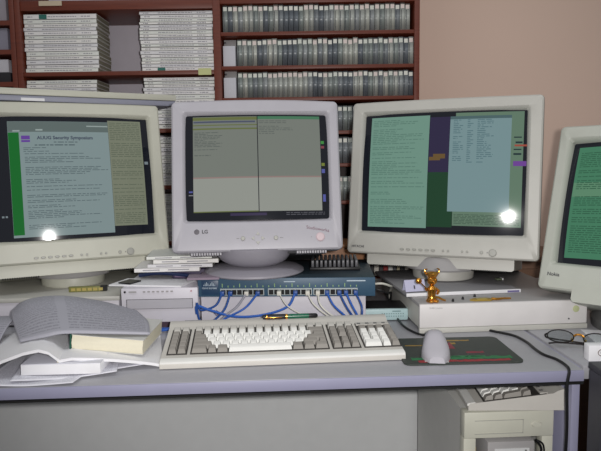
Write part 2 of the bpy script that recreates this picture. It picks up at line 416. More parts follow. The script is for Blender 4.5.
def crt_front(o, H, mp, lab):
    buttons(H, o, [-.088 + k * .0157 for k in range(6)], -.195, .0, .0055, .003)
    buttons(H, o, [.0151, .0275, .0611, .073], -.195, 0, .003, .003)
    buttons(H, o, [.107], -.195, 0, .0042, .0042)
    buttons(H, o, [.133], -.195, 0, .0095, .0095, 'power_button')
    MB(H).box(.1195, .1215, -.001, .001, -.1965, -.1935).build('indicator_lamp', m_dgrey, o)
    htext(H, o, lab, .0085, -.205, -.193, bold=.0002)
    # tray under the bezel, with its air slots, and the swivel foot
    MB(H).loft([[(x, y, -.205), (x2, y2, -.2355)] for x, y, x2, y2 in ()] or [[(x * s, y, z) for x, y in ((-.182, .012), (.182, .012), (.182, .33), (-.182, .33))] for s, z in ((1.0, -.2), (1.0, -.234), (.97, -.238))]).build('under_tray', mp, o)
    v = MB(H)
    for k in range(16):
        for sx in (-1, 1):
            xx = sx * (.085 + k * .0052); v.box(xx - .0015, xx + .0015, .011, .05, -.2405, -.2375)
    v.build('air_slots', m_hole, o)
    MB().lathe([(.076, 0), (.078, .002), (.079, .022), (.077, .026), (.01, .027)], 48).build('foot', mp, o)
    MB().lathe([(.01, .0265), (.098, .027), (.1, .031), (.085, .06), (.03, .08)], 48).build('swivel_disc', m_grey, o)

# left monitor ---------------------------------------------------------------
o, H, S, gl = monitor('crt_monitor', 'cream CRT monitor at left showing a web page with a green strip', (-.486, .515, 1.069), 22, 11.5, (-.512, .586, .7903), .396, .297, (-.236, .234, .188, -.209), m_beige, 'left', 1.65)
crt_front(o, H, m_beige, 'HITACHI')
w = put(H, S, gl, 'browser_window', emat('page', (120, 136, 137)), (.163, .752, .028, .985))
put(H, S, w, 'toolbar', emat('toolbar', (88, 100, 98)), (.164, .751, .03, .118), off=.001)
put(H, S, w, 'address_field', emat('field', (140, 152, 150)), (.19, .23, .103, .115), (.32, .36, .095, .108), (.62, .75, .062, .072), off=.0014)
put(H, S, w, 'green_margin', emat('green', (10, 96, 34)), (.164, .224, .122, .965), off=.001)
b = MB(H); S.lines(b, .25, .735, .30, .93, 44, 3, fill=.66, th=.42)
S.lines(b, .245, .40, .25, .295, 3, 5, fill=1, th=.4); S.lines(b, .31, .55, .225, .243, 1, 8, fill=1, th=.6)
b.mi = 1; b.text('AUUG Security Symposium', .0116, lambda x, z: S.p(.49 + x / S.w, .170 - z / S.h, .0014), .0004)
b.mi = 0; S.lines(b, .42, .56, .202, .216, 1, 7, fill=1, th=.6, ragged=False)
b.build('page_text', [emat('text', (82, 97, 100)), emat('heading', (62, 70, 84))], w, recalc=False)
put(H, S, w, 'page_emblem', emat('violet', (92, 58, 140)), (.236, .285, .15, .182), (.236, .285, .188, .205), off=.0014)
w = put(H, S, gl, 'terminal_window', emat('olive', (112, 117, 100)), (.753, .965, .012, .93))
b = MB(H); S.lines(b, .762, .955, .03, .92, 54, 14, fill=.9, th=.35, ragged=False); b.build('terminal_text', emat('olive_text', (84, 92, 78)), w, recalc=False)
put(H, S, gl, 'icon', emat('icon', (110, 120, 125)), (.105, .118, .805, .82), (.125, .137, .805, .82), (.972, .995, .375, .4))
# middle monitor ---------------------------------------------------------------
o, H, S, gl = monitor('crt_monitor', 'lavender-grey CRT monitor in the middle with two grey windows and a dished foot', (-.02, .409, 1.089), 1.5, 12.8, (-.033, .45, .8338), .325, .243, (-.2, .196, .158, -.199), m_lav, 'round', 1.6)
mb_ = put(H, S, gl, 'left_window', emat('grey_green', (112, 117, 110)), (.04, .502, .0, .60))
put(H, S, mb_, 'bright_band', emat('grey_bright', (140, 143, 136)), (.04, .502, .605, .935))
put(H, S, mb_, 'scan_edge', emat('pinkish', (138, 118, 114)), (.04, .502, .598, .612), off=.001)
put(H, S, mb_, 'title_bar', emat('olive_bar', (96, 104, 62)), (.04, .502, .005, .035), (.04, .502, .08, .09), (.04, .502, .115, .13), (.04, .502, .928, .938), off=.001)
put(H, S, mb_, 'highlight_line', emat('slate', (72, 78, 96)), (.045, .49, .045, .062), off=.0014)
b = MB(H); S.lines(b, .05, .26, .14, .34, 13, 20, fill=.75, th=.5); S.lines(b, .05, .33, .38, .41, 1, 4, fill=1, th=.3); b.build('window_text', emat('grey_text', (88, 94, 90)), mb_, recalc=False)
mb_ = put(H, S, gl, 'right_window', emat('grey_green', (0, 0, 0)), (.508, .962, .0, .60))
put(H, S, mb_, 'bright_band', emat('grey_bright', (0, 0, 0)), (.508, .962, .605, .935))
put(H, S, mb_, 'scan_edge', emat('pinkish', (0, 0, 0)), (.508, .962, .598, .612), off=.001)
put(H, S, mb_, 'title_bar', emat('green_bar', (66, 112, 84)), (.508, .962, .0, .03), off=.001)
b = MB(H); S.lines(b, .515, .78, .045, .19, 8, 33, fill=.8, th=.4); b.build('window_text', emat('grey_text', (0, 0, 0)), mb_, recalc=False)
for n_, c_, q in (('chip_green', (60, 130, 60), (.966, .99, .25, .28)), ('chip_red', (120, 60, 70), (.966, .99, .30, .325)), ('chip_olive', (110, 120, 50), (.966, .99, .47, .50)), ('chip_blue', (80, 85, 150), (.966, .99, .53, .57)), ('chip_blue', (0, 0, 0), (.97, .99, .78, .85)), ('chip_blue', (0, 0, 0), (.008, .035, .73, .745)), ('chip_white', (120, 120, 125), (.006, .038, .765, .775))):
    put(H, S, gl, 'panel_icon', emat(n_, c_), q)
b = MB(H); S.lines(b, .70, .98, .95, .985, 2, 9, fill=1, th=.4, ragged=False); b.build('status_text', emat('status', (85, 85, 92)), gl, recalc=False)
put(H, S, gl, 'violet_bar', emat('dusk_violet', (52, 44, 72)), (.30, .56, .95, .975))
# maker's badge: a disc and two letters
MB(H).lathe([(.0062, 0), (.0062, .0008), (.0001, .0009)], 24, Tm((-.1425, -.0003, -.1515)) @ Rx(90)).build('badge', mat('badge_grey', (88, 84, 92), .4), o)
htext(H, o, 'LG', .0115, -.124, -.1515, bold=.0003)
buttons(H, o, [-.0372, .0391], -.1685, 0, .0052, .0052)
for (x, z, a) in ((-.0025, -.158, 0), (-.0025, -.179, 180), (-.0135, -.1685, 90), (.0085, -.1685, 270)):
    MB(H).loft([[Tm((x, 0, z)) @ Ry(-a) @ Vector((q[0], yy, q[1])) for q in ((-.005 * k, -.003 * k), (.005 * k, -.003 * k), (0, .005 * k))] for yy, k in ((.0, 1), (-.002, .9))]).build('arrow_button', m_btn, o)
b = MB(H); b.box(-.052, -.046, -.001, .001, -.169, -.168).box(.048, .056, -.001, .001, -.169, -.168).build('tick_mark', m_dgrey, o)
buttons(H, o, [.1425], -.1685, 0, .0105, .0105, 'power_button', mat('pinkish_button', (205, 185, 190), .4))
htext(H, o, 'Studioworks', .0105, .137, -.150, slant=-.18, m=mat('wine_ink', (110, 60, 80), .5))
MB(H).box(.121, .1225, -.001, .001, -.169, -.1675).build('indicator_lamp', m_dgrey, o)
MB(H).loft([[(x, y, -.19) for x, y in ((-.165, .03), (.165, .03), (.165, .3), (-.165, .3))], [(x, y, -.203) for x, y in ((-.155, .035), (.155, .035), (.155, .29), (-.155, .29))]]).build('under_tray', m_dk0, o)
v = MB(H)
for k in range(12):
    for sx in (-1, 1): v.box(sx * (.09 + k * .006) - .002, sx * (.09 + k * .006) + .002, .018, .06, -.2045, -.1915)
v.build('air_vent_ribs', m_lav, o)
MB().lathe([(.118, 0), (.1215, .003), (.1205, .007), (.108, .0135), (.062, .020), (.04, .0215)], 64).build('foot', m_disc, o)
MB(Tm((0, -.01, 0))).lathe([(.045, .018), (.062, .022), (.079, .032), (.089, .046), (.092, .066)], 64).build('swivel_bowl', m_disc, o)
# right monitor ---------------------------------------------------------------
o, H, S, gl = monitor('crt_monitor', 'warm grey CRT monitor right of centre, showing two teal text windows over a dark desktop', (.433, .476, 1.068), -26.2, 8.8, (.459, .53, .7953), .396, .297, (-.236, .238, .186, -.211), m_beige2, 'right', 1.8)
crt_front(o, H, m_beige2, 'HITACHI')
w = put(H, S, gl, 'left_window', emat('sea_green', (104, 138, 124)), (.035, .424, .012, .972))
b = MB(H); S.lines(b, .05, .41, .04, .95, 58, 41, fill=.8, th=.4); b.build('window_text', emat('sea_text', (82, 114, 102)), w, recalc=False)
w = put(H, S, gl, 'back_window', emat('moss', (92, 116, 98)), (.586, .99, .0, .945))
b = MB(H); S.lines(b, .595, .98, .85, .935, 7, 52, fill=1, th=.45, ragged=False); b.build('window_text', emat('moss_text', (62, 84, 70)), w, recalc=False)
w = put(H, S, gl, 'front_window', emat('steel_blue', (112, 137, 140)), (.554, .919, .03, .828), off=.0012)
b = MB(H)
for (u0, u1, s_) in ((.575, .64, 3), (.66, .70, 4), (.72, .82, 5)): S.lines(b, u0, u1, .06, .43, 24, s_, fill=.92, th=.45, off=.0018)
b.build('window_text', emat('steel_text', (80, 108, 114)), w, recalc=False)
put(H, S, w, 'title_bar', emat('steel_dark', (70, 94, 96)), (.554, .919, .03, .055), off=.0018)
put(H, S, gl, 'wallpaper', emat('dark_violet', (40, 34, 62)), (.426, .553, .03, .5))
put(H, S, gl, 'wallpaper', emat('dark_green', (22, 58, 36)), (.426, .584, .5, .96))
put(H, S, gl, 'wallpaper_spot', emat('ochre', (98, 76, 42)), (.43, .50, .37, .40), (.455, .53, .345, .385), off=.001)
for n_, c_, q in (('bar_dark', (24, 44, 48), (.935, .98, .21, .22)), ('bar_dark', (0, 0, 0), (.945, .985, .25, .265)), ('bar_dark', (0, 0, 0), (.935, .98, .31, .32)), ('bar_dark', (0, 0, 0), (.935, .98, .345, .36)), ('bar_red', (150, 70, 56), (.94, 1.01, .275, .29)), ('bar_violet', (104, 62, 140), (.935, 1.01, .41, .45))):
    put(H, S, gl, 'panel_bar', emat(n_, c_), q, off=.0012)
# cut-off monitor ---------------------------------------------------------------
o, H, S, gl = monitor('crt_monitor', 'green-grey CRT monitor cut off by the right edge of the photo', (.808, .190, 1.004), -45, 18.8, (.85, .255, .7203), .37, .28, (-.218, .228, .18, -.206), m_beige3, 'cut', .9)
w = put(H, S, gl, 'terminal_window', emat('jade', (62, 116, 88)), (.03, .97, .03, .96))
b = MB(H); S.lines(b, .05, .95, .08, .94, 50, 71, fill=.85, th=.4); b.build('terminal_text', emat('jade_text', (40, 84, 62)), w, recalc=False)
put(H, S, w, 'bright_band', emat('jade_light', (86, 128, 100)), (.032, .968, .34, .46), off=.0008)
htext(H, o, 'Nokia', .011, -.185, -.172, bold=.0002)
MB(H).loft([[(x * s, y, z) for x, y in ((-.14, -.004), (.2, -.004), (.2, .3), (-.14, .3))] for s, z in ((1, -.19), (1, -.222), (.97, -.228))]).build('under_tray', m_beige3, o)
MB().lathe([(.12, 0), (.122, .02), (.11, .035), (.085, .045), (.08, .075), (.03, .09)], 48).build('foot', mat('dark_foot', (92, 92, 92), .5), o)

# flat slab lying on the left monitor
o = thing('scanner', 'flat cream-lidded slab lying across the top of the left monitor', 'scanner', (-.252, .735, 1.2585), 28)
MB().box(-.52, 0, 0, .26, 0, .0145, bev=.002).build('body', mat('blue_grey_plastic', (146, 148, 164), .5), o)
MB().box(-.522, .002, -.003,   .262, .015, .031, bev=.002).build('lid', m_beige, o)
MB().box(-.40, -.345, -.0006, .001, .001, .008).build('paper_label', m_white, o)

# ------------------------------------------------------------------ boxes under the monitors
o = thing('desktop_computer', 'flat cream desktop computer case under the left monitor', 'computer', (-.79, .405, .7203), 0)
MB().box(0, .437, .002, .40, .004, .067, bev=.002).build('case', m_box, o)
MB().box(-.003, .44, -.002, .40, .0585, .07, bev=.003).build('lid', m_beige2, o)
for x in (.03, .4):
    for y in (.03, .37): MB().lathe([(.01, 0), (.01, .0045)], 12, Tm((x, y, 0))).build('foot', m_black, o)
o = thing('memory_board', 'small green and gold memory board leaning before the left monitor foot', 'circuit board', (-.484, .455, .7904), 3)
MB().box(0, .088, 0, .01, 0, .013, bev=.001).build('board', mat('olive_board', (120, 120, 66), .5), o)
b = MB()
for k in range(6): b.box(.006 + k * .013, .016 + k * .013, -.0012, .001, .003, .010)
b.build('chip', mat('gold_chip', (176, 160, 92), .4), o)
MB().box(.075, .09, -.001, .011, .001, .014).build('connector', m_black, o)
# external drive
o = thing('external_drive', 'white external drive box with a framed drive front, left of the keyboard back', 'drive', (-.337, .36, .7203), -1)
MB().box(0, .175, .002, .22, .015, .095, bev=.002).build('case', m_box, o)
b = MB(); b.box(.012, .163, -.0006, .003, .047, .0475).box(.012, .163, -.0006, .003, .069, .0695).box(.012, .0127, -.0006, .003, .047, .0695).box(.1623, .163, -.0006, .003, .047, .0695).build('front_frame', m_ink, o)
MB().box(.0132, .162, -.0005, .003, .0478, .0688).build('drive_front', m_lav, o)
MB().lathe([(.0025, 0), (.0025, .003)], 12, Tm((.009, .003, .087)) @ Rx(90)).build('lock', m_black, o)
b = MB()
for k in range(7): b.box(.05 + k * .0105, .0555 + k * .0105, -.0003, .003, .0855, .0885)
b.box(.018, .035, -.0003, .003, .0855, .0885).build('printed_marks', m_grey, o)
MB().lathe([(.002, 0), (.002, .003)], 10, Tm((.16, .003, .087)) @ Rx(90)).build('lamp', mat('pink_lamp', (190, 140, 150), .4), o)
MB().box(.01, .165, .012, .2, 0, .0155).build('base', mat('plum_plastic', (70, 50, 66), .5), o)
# things on the external drive
def sheet(name, label, cat, pts, m, z, th=.0012, group=None, uv=False):
    b = MB()
    if uv: b.grid(lambda u, v: tuple((Vector(pts[0]) * (1 - u) + Vector(pts[1]) * u) * (1 - v) + (Vector(pts[3]) * (1 - u) + Vector(pts[2]) * u) * v) + (z,), 4, 4, True)
    else: b.prism(pts, z, z + th, 'z')
    return tag(b.build(name, m), label, cat, group)
sheet('paper_sheet', 'white papers lying on top of the external drive', 'paper', [(-.372, .395), (-.20, .362), (-.172, .44), (-.345, .47)], m_white, .8156, .0035)
sheet('floppy_disk', 'black floppy disk lying on white papers beside the left monitor', 'floppy disk', [(-.352, .405), (-.322, .388), (-.303, .425), (-.334, .444)], m_black, .8193, .003)
o = MB().tube([(-.32, .49, .822), (-.27, .475, .83), (-.22, .47, .826), (-.19, .46, .824)], .005).build('cable', mat('navy_cable', (42, 54, 92), .5)); tag(o, 'navy blue cable lying behind the papers on the external drive', 'cable')
# box under the switch, and the switch
BR = -5
bx = thing('desktop_computer', 'flat pale computer case with a diamond emblem carrying the network switch', 'computer', (-.158, .382, .7203), BR)
MB().box(0, .385, .002, .38, .004, .0655, bev=.0015).build('case', m_box, bx)
MB().box(-.001, .386, .0, .38, .0655, .0685, bev=.001).build('lid', m_box, bx)
MB(Tm((.036, .0015, .028)) @ Ry(45)).box(-.0055, .0055, -.001, .001, -.0055, .0055).build('emblem', mat('slate_ink', (110, 108, 135), .5), bx)
MB(Tm((.036, .0008, .028)) @ Ry(45)).box(-.0022, .0022, -.001, .001, -.0022, .0022).build('emblem_inset', m_box, bx)
for x in (.03, .35):
    for y in (.03, .35): MB().lathe([(.01, 0), (.01, .0045)], 12, Tm((x, y, 0))).build('foot', m_black, bx)
sw = thing('network_switch', 'teal rack network switch with a row of ports below the middle monitor', 'network switch', (-.163, .375, .789), BR)
MB().box(0, .41, .002, .26, 0, .0438, bev=.001).build('chassis', m_tealt, sw)
MB().box(-.0005, .4105, -.001, .003, .0002, .0436, bev=.0008).build('front_panel', m_teal, sw)
MB().box(.008, .048, -.002, .0, .005, .039, bev=.0006).build('name_plate', mat('deep_teal', (38, 66, 96), .4), sw)
b = MB(); b.text('CISCO SYSTEMS', .0048, lambda x, z: (.027 + x, -.0024, .0205 + z), .0001)
for k, hh in enumerate((.003, .006, .009, .006, .003, .006, .009, .006, .003)): b.box(.0135 + k * .0032, .0148 + k * .0032, -.0025, -.002, .026, .026 + hh)
b.build('lettering', mat('pale_ink', (190, 205, 215), .5), sw)
b = MB()
for x0, n in ((.052, 8), (.163, 8), (.268, 8)): b.box(x0, x0 + n * .0125 + .002, -.0022, .0, .0035, .0195)
b.build('jack_strip', mat('pale_jack_frame', (178, 186, 186), .4), sw)
for x0, n in ((.052, 8), (.163, 8), (.268, 8)):
    for k in range(n):
        xx = x0 + .002 + k * .0125; MB().box(xx, xx + .0105, -.0027, -.0005, .005, .0165).build('port', m_hole, sw)
b = MB()
for k in range(24): b.box(.056 + k * .0135, .0578 + k * .0135, -.0015, .0, .0225, .0265 if k % 3 else .031)
b.build('port_markings', mat('yellow_green_ink', (150, 185, 120), .5), sw)
b = MB(); b.box(.345, .388, -.0015, 0, .035, .0375).box(.2, .226, -.0015, 0, .034, .036); b.build('printed_line', mat('pale_ink', (0, 0, 0)), sw)
# plug-in cables: each one a thing of its own, plug and lead
swM = Tm((-.163, .375, .789)) @ Rz(BR)
def lead(label, pts, m, plug, r=.0024, group='network cables plugged into the switch'):
    x, z = pts[0]
    o = thing('network_cable', label, 'cable', swM @ Vector((x, -.004, z)), BR, group)
    MB().box(-.0048, .0048, -.016, .001, -.005, .005, bev=.0008).build('plug', plug, o)
    n = len(pts); Q = [(0, -.012, 0)]
    for i, (a, c) in enumerate(pts[1:]): Q.append((a - x, -.026 - .012 * math.sin(math.pi * (i + 1) / n), c - z))
    MB().tube(Q, r).build('lead', m, o)
K = .00234
def sp(a, c): return (K * (a - 197), .0438 - .00245 * (c - 278.3))
pl = lambda *q: [sp(*k) for k in q]
zp = .0108
def L_(label, m, plug, x, *q, r=.0024):
    lead(label, [(K * (x - 197), zp)] + pl(*q), m, plug, r)
L_('blue network cable from the leftmost port looping round the drive', m_blue, m_blue, 222, (217, 301), (203, 305), (199, 298), (200, 311), (203, 319))
L_('blue network cable dropping from the second plugged port on the left', m_blue, m_blue, 230, (226, 304), (216, 314), (206, 320))
L_('grey patch cable between two blue cables on the left of the switch', mat('grey_cable', (150, 150, 160), .5), m_wcab, 246, (238, 302), (228, 309), (218, 318))
L_('blue network cable running diagonally left under the switch', m_blue2, m_blue, 257, (246, 303), (230, 311), (213, 319))
L_('long blue network cable sagging in a wide arc under the switch', m_blue2, m_blue, 294, (286, 303), (262, 310), (236, 311), (212, 305), (199, 301), (198, 309), r=.0028)
L_('thin white network cable nearest the middle of the switch', m_wcab, m_wcab, 278, (286, 301), (300, 309), (318, 316), r=.0014)
L_('white network cable curving right, left of a white pair', m_wcab, m_wcab, 306, (311, 299), (320, 307), (332, 315), r=.002)
L_('white network cable next to the four blue cables', m_wcab, m_wcab, 316, (318, 300), (326, 308), (337, 315), r=.002)
L_('leftmost of the four blue network cables at the right end of the switch', m_blue2, m_blue, 325, (331, 301), (341, 310), (350, 318))
L_('second of the four blue network cables at the right end of the switch', m_blue, m_blue, 337, (343, 302), (349, 311), (353, 318))
L_('third of the four blue network cables at the right end of the switch', m_blue2, m_blue, 343.5, (349, 302), (354, 311), (355, 318))
L_('rightmost of the four blue network cables at the right end of the switch', m_blue, m_blue, 353, (358, 302), (358, 311), (356, 318))
o = MB().tube([(-.262, .33, .7235), (-.235, .322, .727), (-.205, .325, .7275), (-.17, .33, .7235)], .0032).build('cable', m_blue2); tag(o, 'short bright blue cable left of the keyboard below the external drive', 'cable')
o = MB().tube([(-.262, .342, .7235), (-.23, .336, .7265), (-.19, .338, .7235)], .0028).build('cable', m_blue); tag(o, 'darker blue cable behind the bright blue cable left of the keyboard', 'cable')
o = MB().tube([(.245, .40, .795), (.27, .39, .79), (.288, .41, .778), (.305, .45, .772), (.312, .485, .755), (.312, .50, .724)], .0028).build('cable', m_bcab); tag(o, 'black cable bent down from the right end of the switch', 'cable')
o = MB().tube([(.25, .42, .80), (.275, .41, .803), (.30, .43, .792), (.310, .47, .78), (.314, .505, .76), (.316, .52, .724)], .0028).build('cable', m_wcab); tag(o, 'white cable bent down beside the right end of the switch', 'cable')
# finned black box on the switch
o = thing('power_adapter', 'black box with upright ribs on the right end of the switch', 'adapter', (.102, .44, .8332), BR)
MB().box(0, .124, 0, .10, 0, .008, bev=.002).build('base', m_black, o)
for k in range(11): MB().box(.004 + k * .0107, .0112 + k * .0107, .002, .098, .008, .025, bev=.0015).build('rib', mat('charcoal_rib', (88, 88, 92), .4), o)
# purple box, its lid and the magazines over the switch's left end
o = thing('carton', 'dark purple carton between the external drive and the magazines', 'box', (-.236, .47, .8155), -6)
MB().box(0, .085, 0, .12, 0, .0235, bev=.001).build('body', mat('purple_card', (72, 62, 88), .6), o)
MB().box(.006, .06, -.0006, .001, .004, .009).build('printed_strip', mat('mauve_ink', (130, 110, 140), .6), o)
sheet('card_slab', 'pinkish grey flat card over the left end of the switch', 'card', [(-.185, .352), (-.112, .352), (-.112, .43), (-.158, .43), (-.158, .40), (-.185, .40)], mat('pinkish_card', (142, 126, 142), .6), .8333, .005)
for k, (dx, t, a, nm) in enumerate(((-.002, .010, 2, 'lowest'), (.030, .009, -3, 'second lowest'), (.044, .010, 2, 'second highest'), (.028, .008, 5, 'topmost'))):
    zz = .8395 + (0, .0104, .0198, .0302)[k]
    o = thing('magazine', f"{nm} of the white magazines stacked left of the middle monitor's foot", 'magazine', (-.318 + dx, .432, zz), a * .5, "magazines left of the middle monitor's foot")
    MB().box(0, .155, 0, .002, 0, t).box(0, .155, 0, .14, t - .0008, t).box(0, .155, 0, .14, 0, .0008).build('cover', jm[k], o)
    MB().box(.001, .154, .002, .139, .0008, t - .0008).build('pages', m_jpage if k == 1 else m_cream, o)
    MB().box(.02, .06, -.0004, .001, t * .35, t * .6).box(.08, .13, -.0004, .001, t * .35, t * .6).build('spine_title', m_jtxt, o)
# small hub right of the keyboard
o = thing('network_hub', 'small pale teal hub on the desk behind the right end of the keyboard', 'network hub', (.222, .372, .7203), -3)
MB().box(0, .108, 0, .09, .002, .03, bev=.004).build('case', mat('pale_teal_plastic', (176, 202, 204), .45), o)
MB().box(.003, .105, .006, .087, .029, .0306).build('top_plate', m_black, o)
b = MB()
for k in range(10): b.box(.045 + k * .0055, .0472 + k * .0055, -.0006, .001, .0115, .0135).box(.045 + k * .0055, .0472 + k * .0055, -.0006, .001, .0175, .0195)
b.box(.07, .09, -.0006, .001, .0235, .0255).build('marks', mat('grey_teal_ink', (90, 120, 125), .5), o)
# workstation case under the right monitor
rb = thing('desktop_computer', 'flat white workstation case under the right monitor with a gold figurine on top', 'computer', (.332, .262, .7203), 1)
MB().box(0, .376, .004, .42, .008, .062, bev=.002).build('case', m_beige2, rb)
MB().box(-.002, .378, .002, .422, .057, .0655, bev=.0015).build('lid', m_grey, rb)
MB().box(-.002, .378, -.003, .006, .012, .0645, bev=.0015).build('front_panel', m_front, rb)
MB().box(-.003, .379, -.005, .006, .0, .0115, bev=.0015).build('bottom_strip', m_beige2, rb)
b = MB(); b.text('SPARCstation', .0052, lambda x, z: (.034 + x, -.0034, .056 + z)); b.build('lettering', m_grey, rb)
MB().lathe([(.0075, 0), (.0075, .0012), (.006, .0018), (.0001, .0019)], 24, Tm((.352, -.0028, .045)) @ Rx(90)).build('emblem', mat('green_emblem_plate', (186, 192, 148), .4), rb)
MB().lathe([(.0018, 0), (.0018, .0012)], 10, Tm((.336, -.0028, .023)) @ Rx(90)).build('lamp', m_ink, rb)
# thin slab between the case and the monitor foot
o = thing('flat_panel', 'thin white-edged grey slab under the foot of the right monitor', 'board', (.318, .332, .7862), 4)
MB().box(0, .275, 0, .30, 0, .0075, bev=.001).build('plate', mat('slab_grey', (138, 137, 140), .5), o)
MB().box(-.001, .276, -.0015, .002, .0004, .0082, bev=.0006).build('front_lip', m_white, o)
MB().box(.243, .272, -.0022, .0, .0015, .006).build('sticker', mat('violet_sticker', (112, 105, 150), .5), o)
o = thing('folded_card', 'lavender folded card propped up behind the gold figurine', 'card', (.318, .342, .7955), 10)
MB().prism([(0, .0), (.0012, 0), (.012, .026), (.0108, .026)], 0, .05, 'x').build('front_leaf', mat('lavender_card', (190, 190, 215), .7), o)
MB().prism([(.0205, .0), (.0217, 0), (.012, .026), (.0108, .026)], 0, .05, 'x').build('back_leaf', mat('lavender_card', (0, 0, 0)), o)
MB(Tm((.022, .0025, .009)) @ Rx(-23)).box(-.001, .0018, -.0006, .0002, -.003, .005).build('printed_mark', m_ink, o)
# gold figurine
o = thing('figurine', 'small shiny gold figurine with a raised staff on the right workstation case', 'figurine', (.362, .280, .7862), 8); o.scale = (1.12,) * 3
b = MB(); b.lathe([(.0105, 0), (.0115, .003), (.009, .0055), (.0075, .012), (.0085, .02), (.0095, .026), (.006, .031), (.0035, .034)], 20)
b.ball((0, -.001, .043), .0105, .0095, .0095).ball((0, -.0105, .041), .0026).ball((-.0042, -.0088, .045), .0017).ball((.0042, -.0088, .045), .0017)
b.ball((-.0055, -.008, .003), .0055, .008, .0035).ball((.0055, -.008, .003), .0055, .008, .0035)
b.tube([(.008, 0, .027), (.013, -.003, .021), (.008, -.009, .0175)], .0026).tube([(-.008, 0, .027), (-.012, -.003, .025), (-.0155, -.006, .029)], .0026)
b.build('body', m_gold, o)
b = MB(); b.lathe([(.0085, .049), (.011, .053), (.0135, .0575), (.0125, .0585), (.009, .056), (.0001, .055)], 24); b.build('headdress', m_gold, o)
for sx in (-1, 1): MB().tube([(sx * .0095, 0, .0545), (sx * .0145, 0, .059), (sx * .0145, 0, .0645), (sx * .010, 0, .066)], [.0024, .0012]).build('curl', m_gold, o)
MB().tube([(-.008, -.007, .022), (-.0155, -.007, .03), (-.027, -.007, .041)], .0013).ball((-.0305, -.007, .0445), .0065, .005, .006).build('staff', m_gold, o)
MB().tube([(.008, .002, .008), (.015, .001, .007), (.022, -.002, .0035), (.027, -.006, .002)], [.0025, .0018]).build('train', m_gold, o)
# gold-coloured clip and small screws
o = thing('metal_clip', 'flat gold-coloured clip with a rounded tail on the right workstation case', 'clip', (.448, .275, .7862), 3)
MB().prism([(0, .004), (.01, -.004), (.045, -.006), (.055, .004), (.04, .016), (.012, .014)], 0, .0035, 'z').build('plate', m_brass, o)
MB().tube([(.05, .004, .003), (.062, .0, .003), (.078, .003, .003), (.094, .001, .003)], [.0032, .0018]).build('tail', m_gold, o)
MB().box(.014, .038, -.002, .008, .0035, .0048).build('raised_plate', mat('gold_chip', (0, 0, 0)), o)
for k, (x, y, lb) in enumerate(((.409, .277, 'nearest the gold figurine'), (.437, .295, 'between figurine and gold clip'), (.472, .318, 'behind the gold clip'))):
    o = MB(Tm((x, y, .7862))).lathe([(.003, 0), (.0032, .002), (.0024, .003), (.0022, .006), (.0001, .0065)], 12).build('screw', m_black); tag(o, f"small black screw on the right workstation case, {lb}", 'screw', 'loose black screws on the workstation case')
o = thing('eraser', 'small green-grey object beside the foot of the right monitor', 'eraser', (.575, .45, .7954), 10)
MB().box(0, .014, 0, .014, 0, .005, bev=.0015).build('body', mat('moss_rubber', (92, 100, 80), .7), o); MB().box(.014, .0176, 0, .014, 0, .005, bev=.001).build('sleeve', m_white, o)

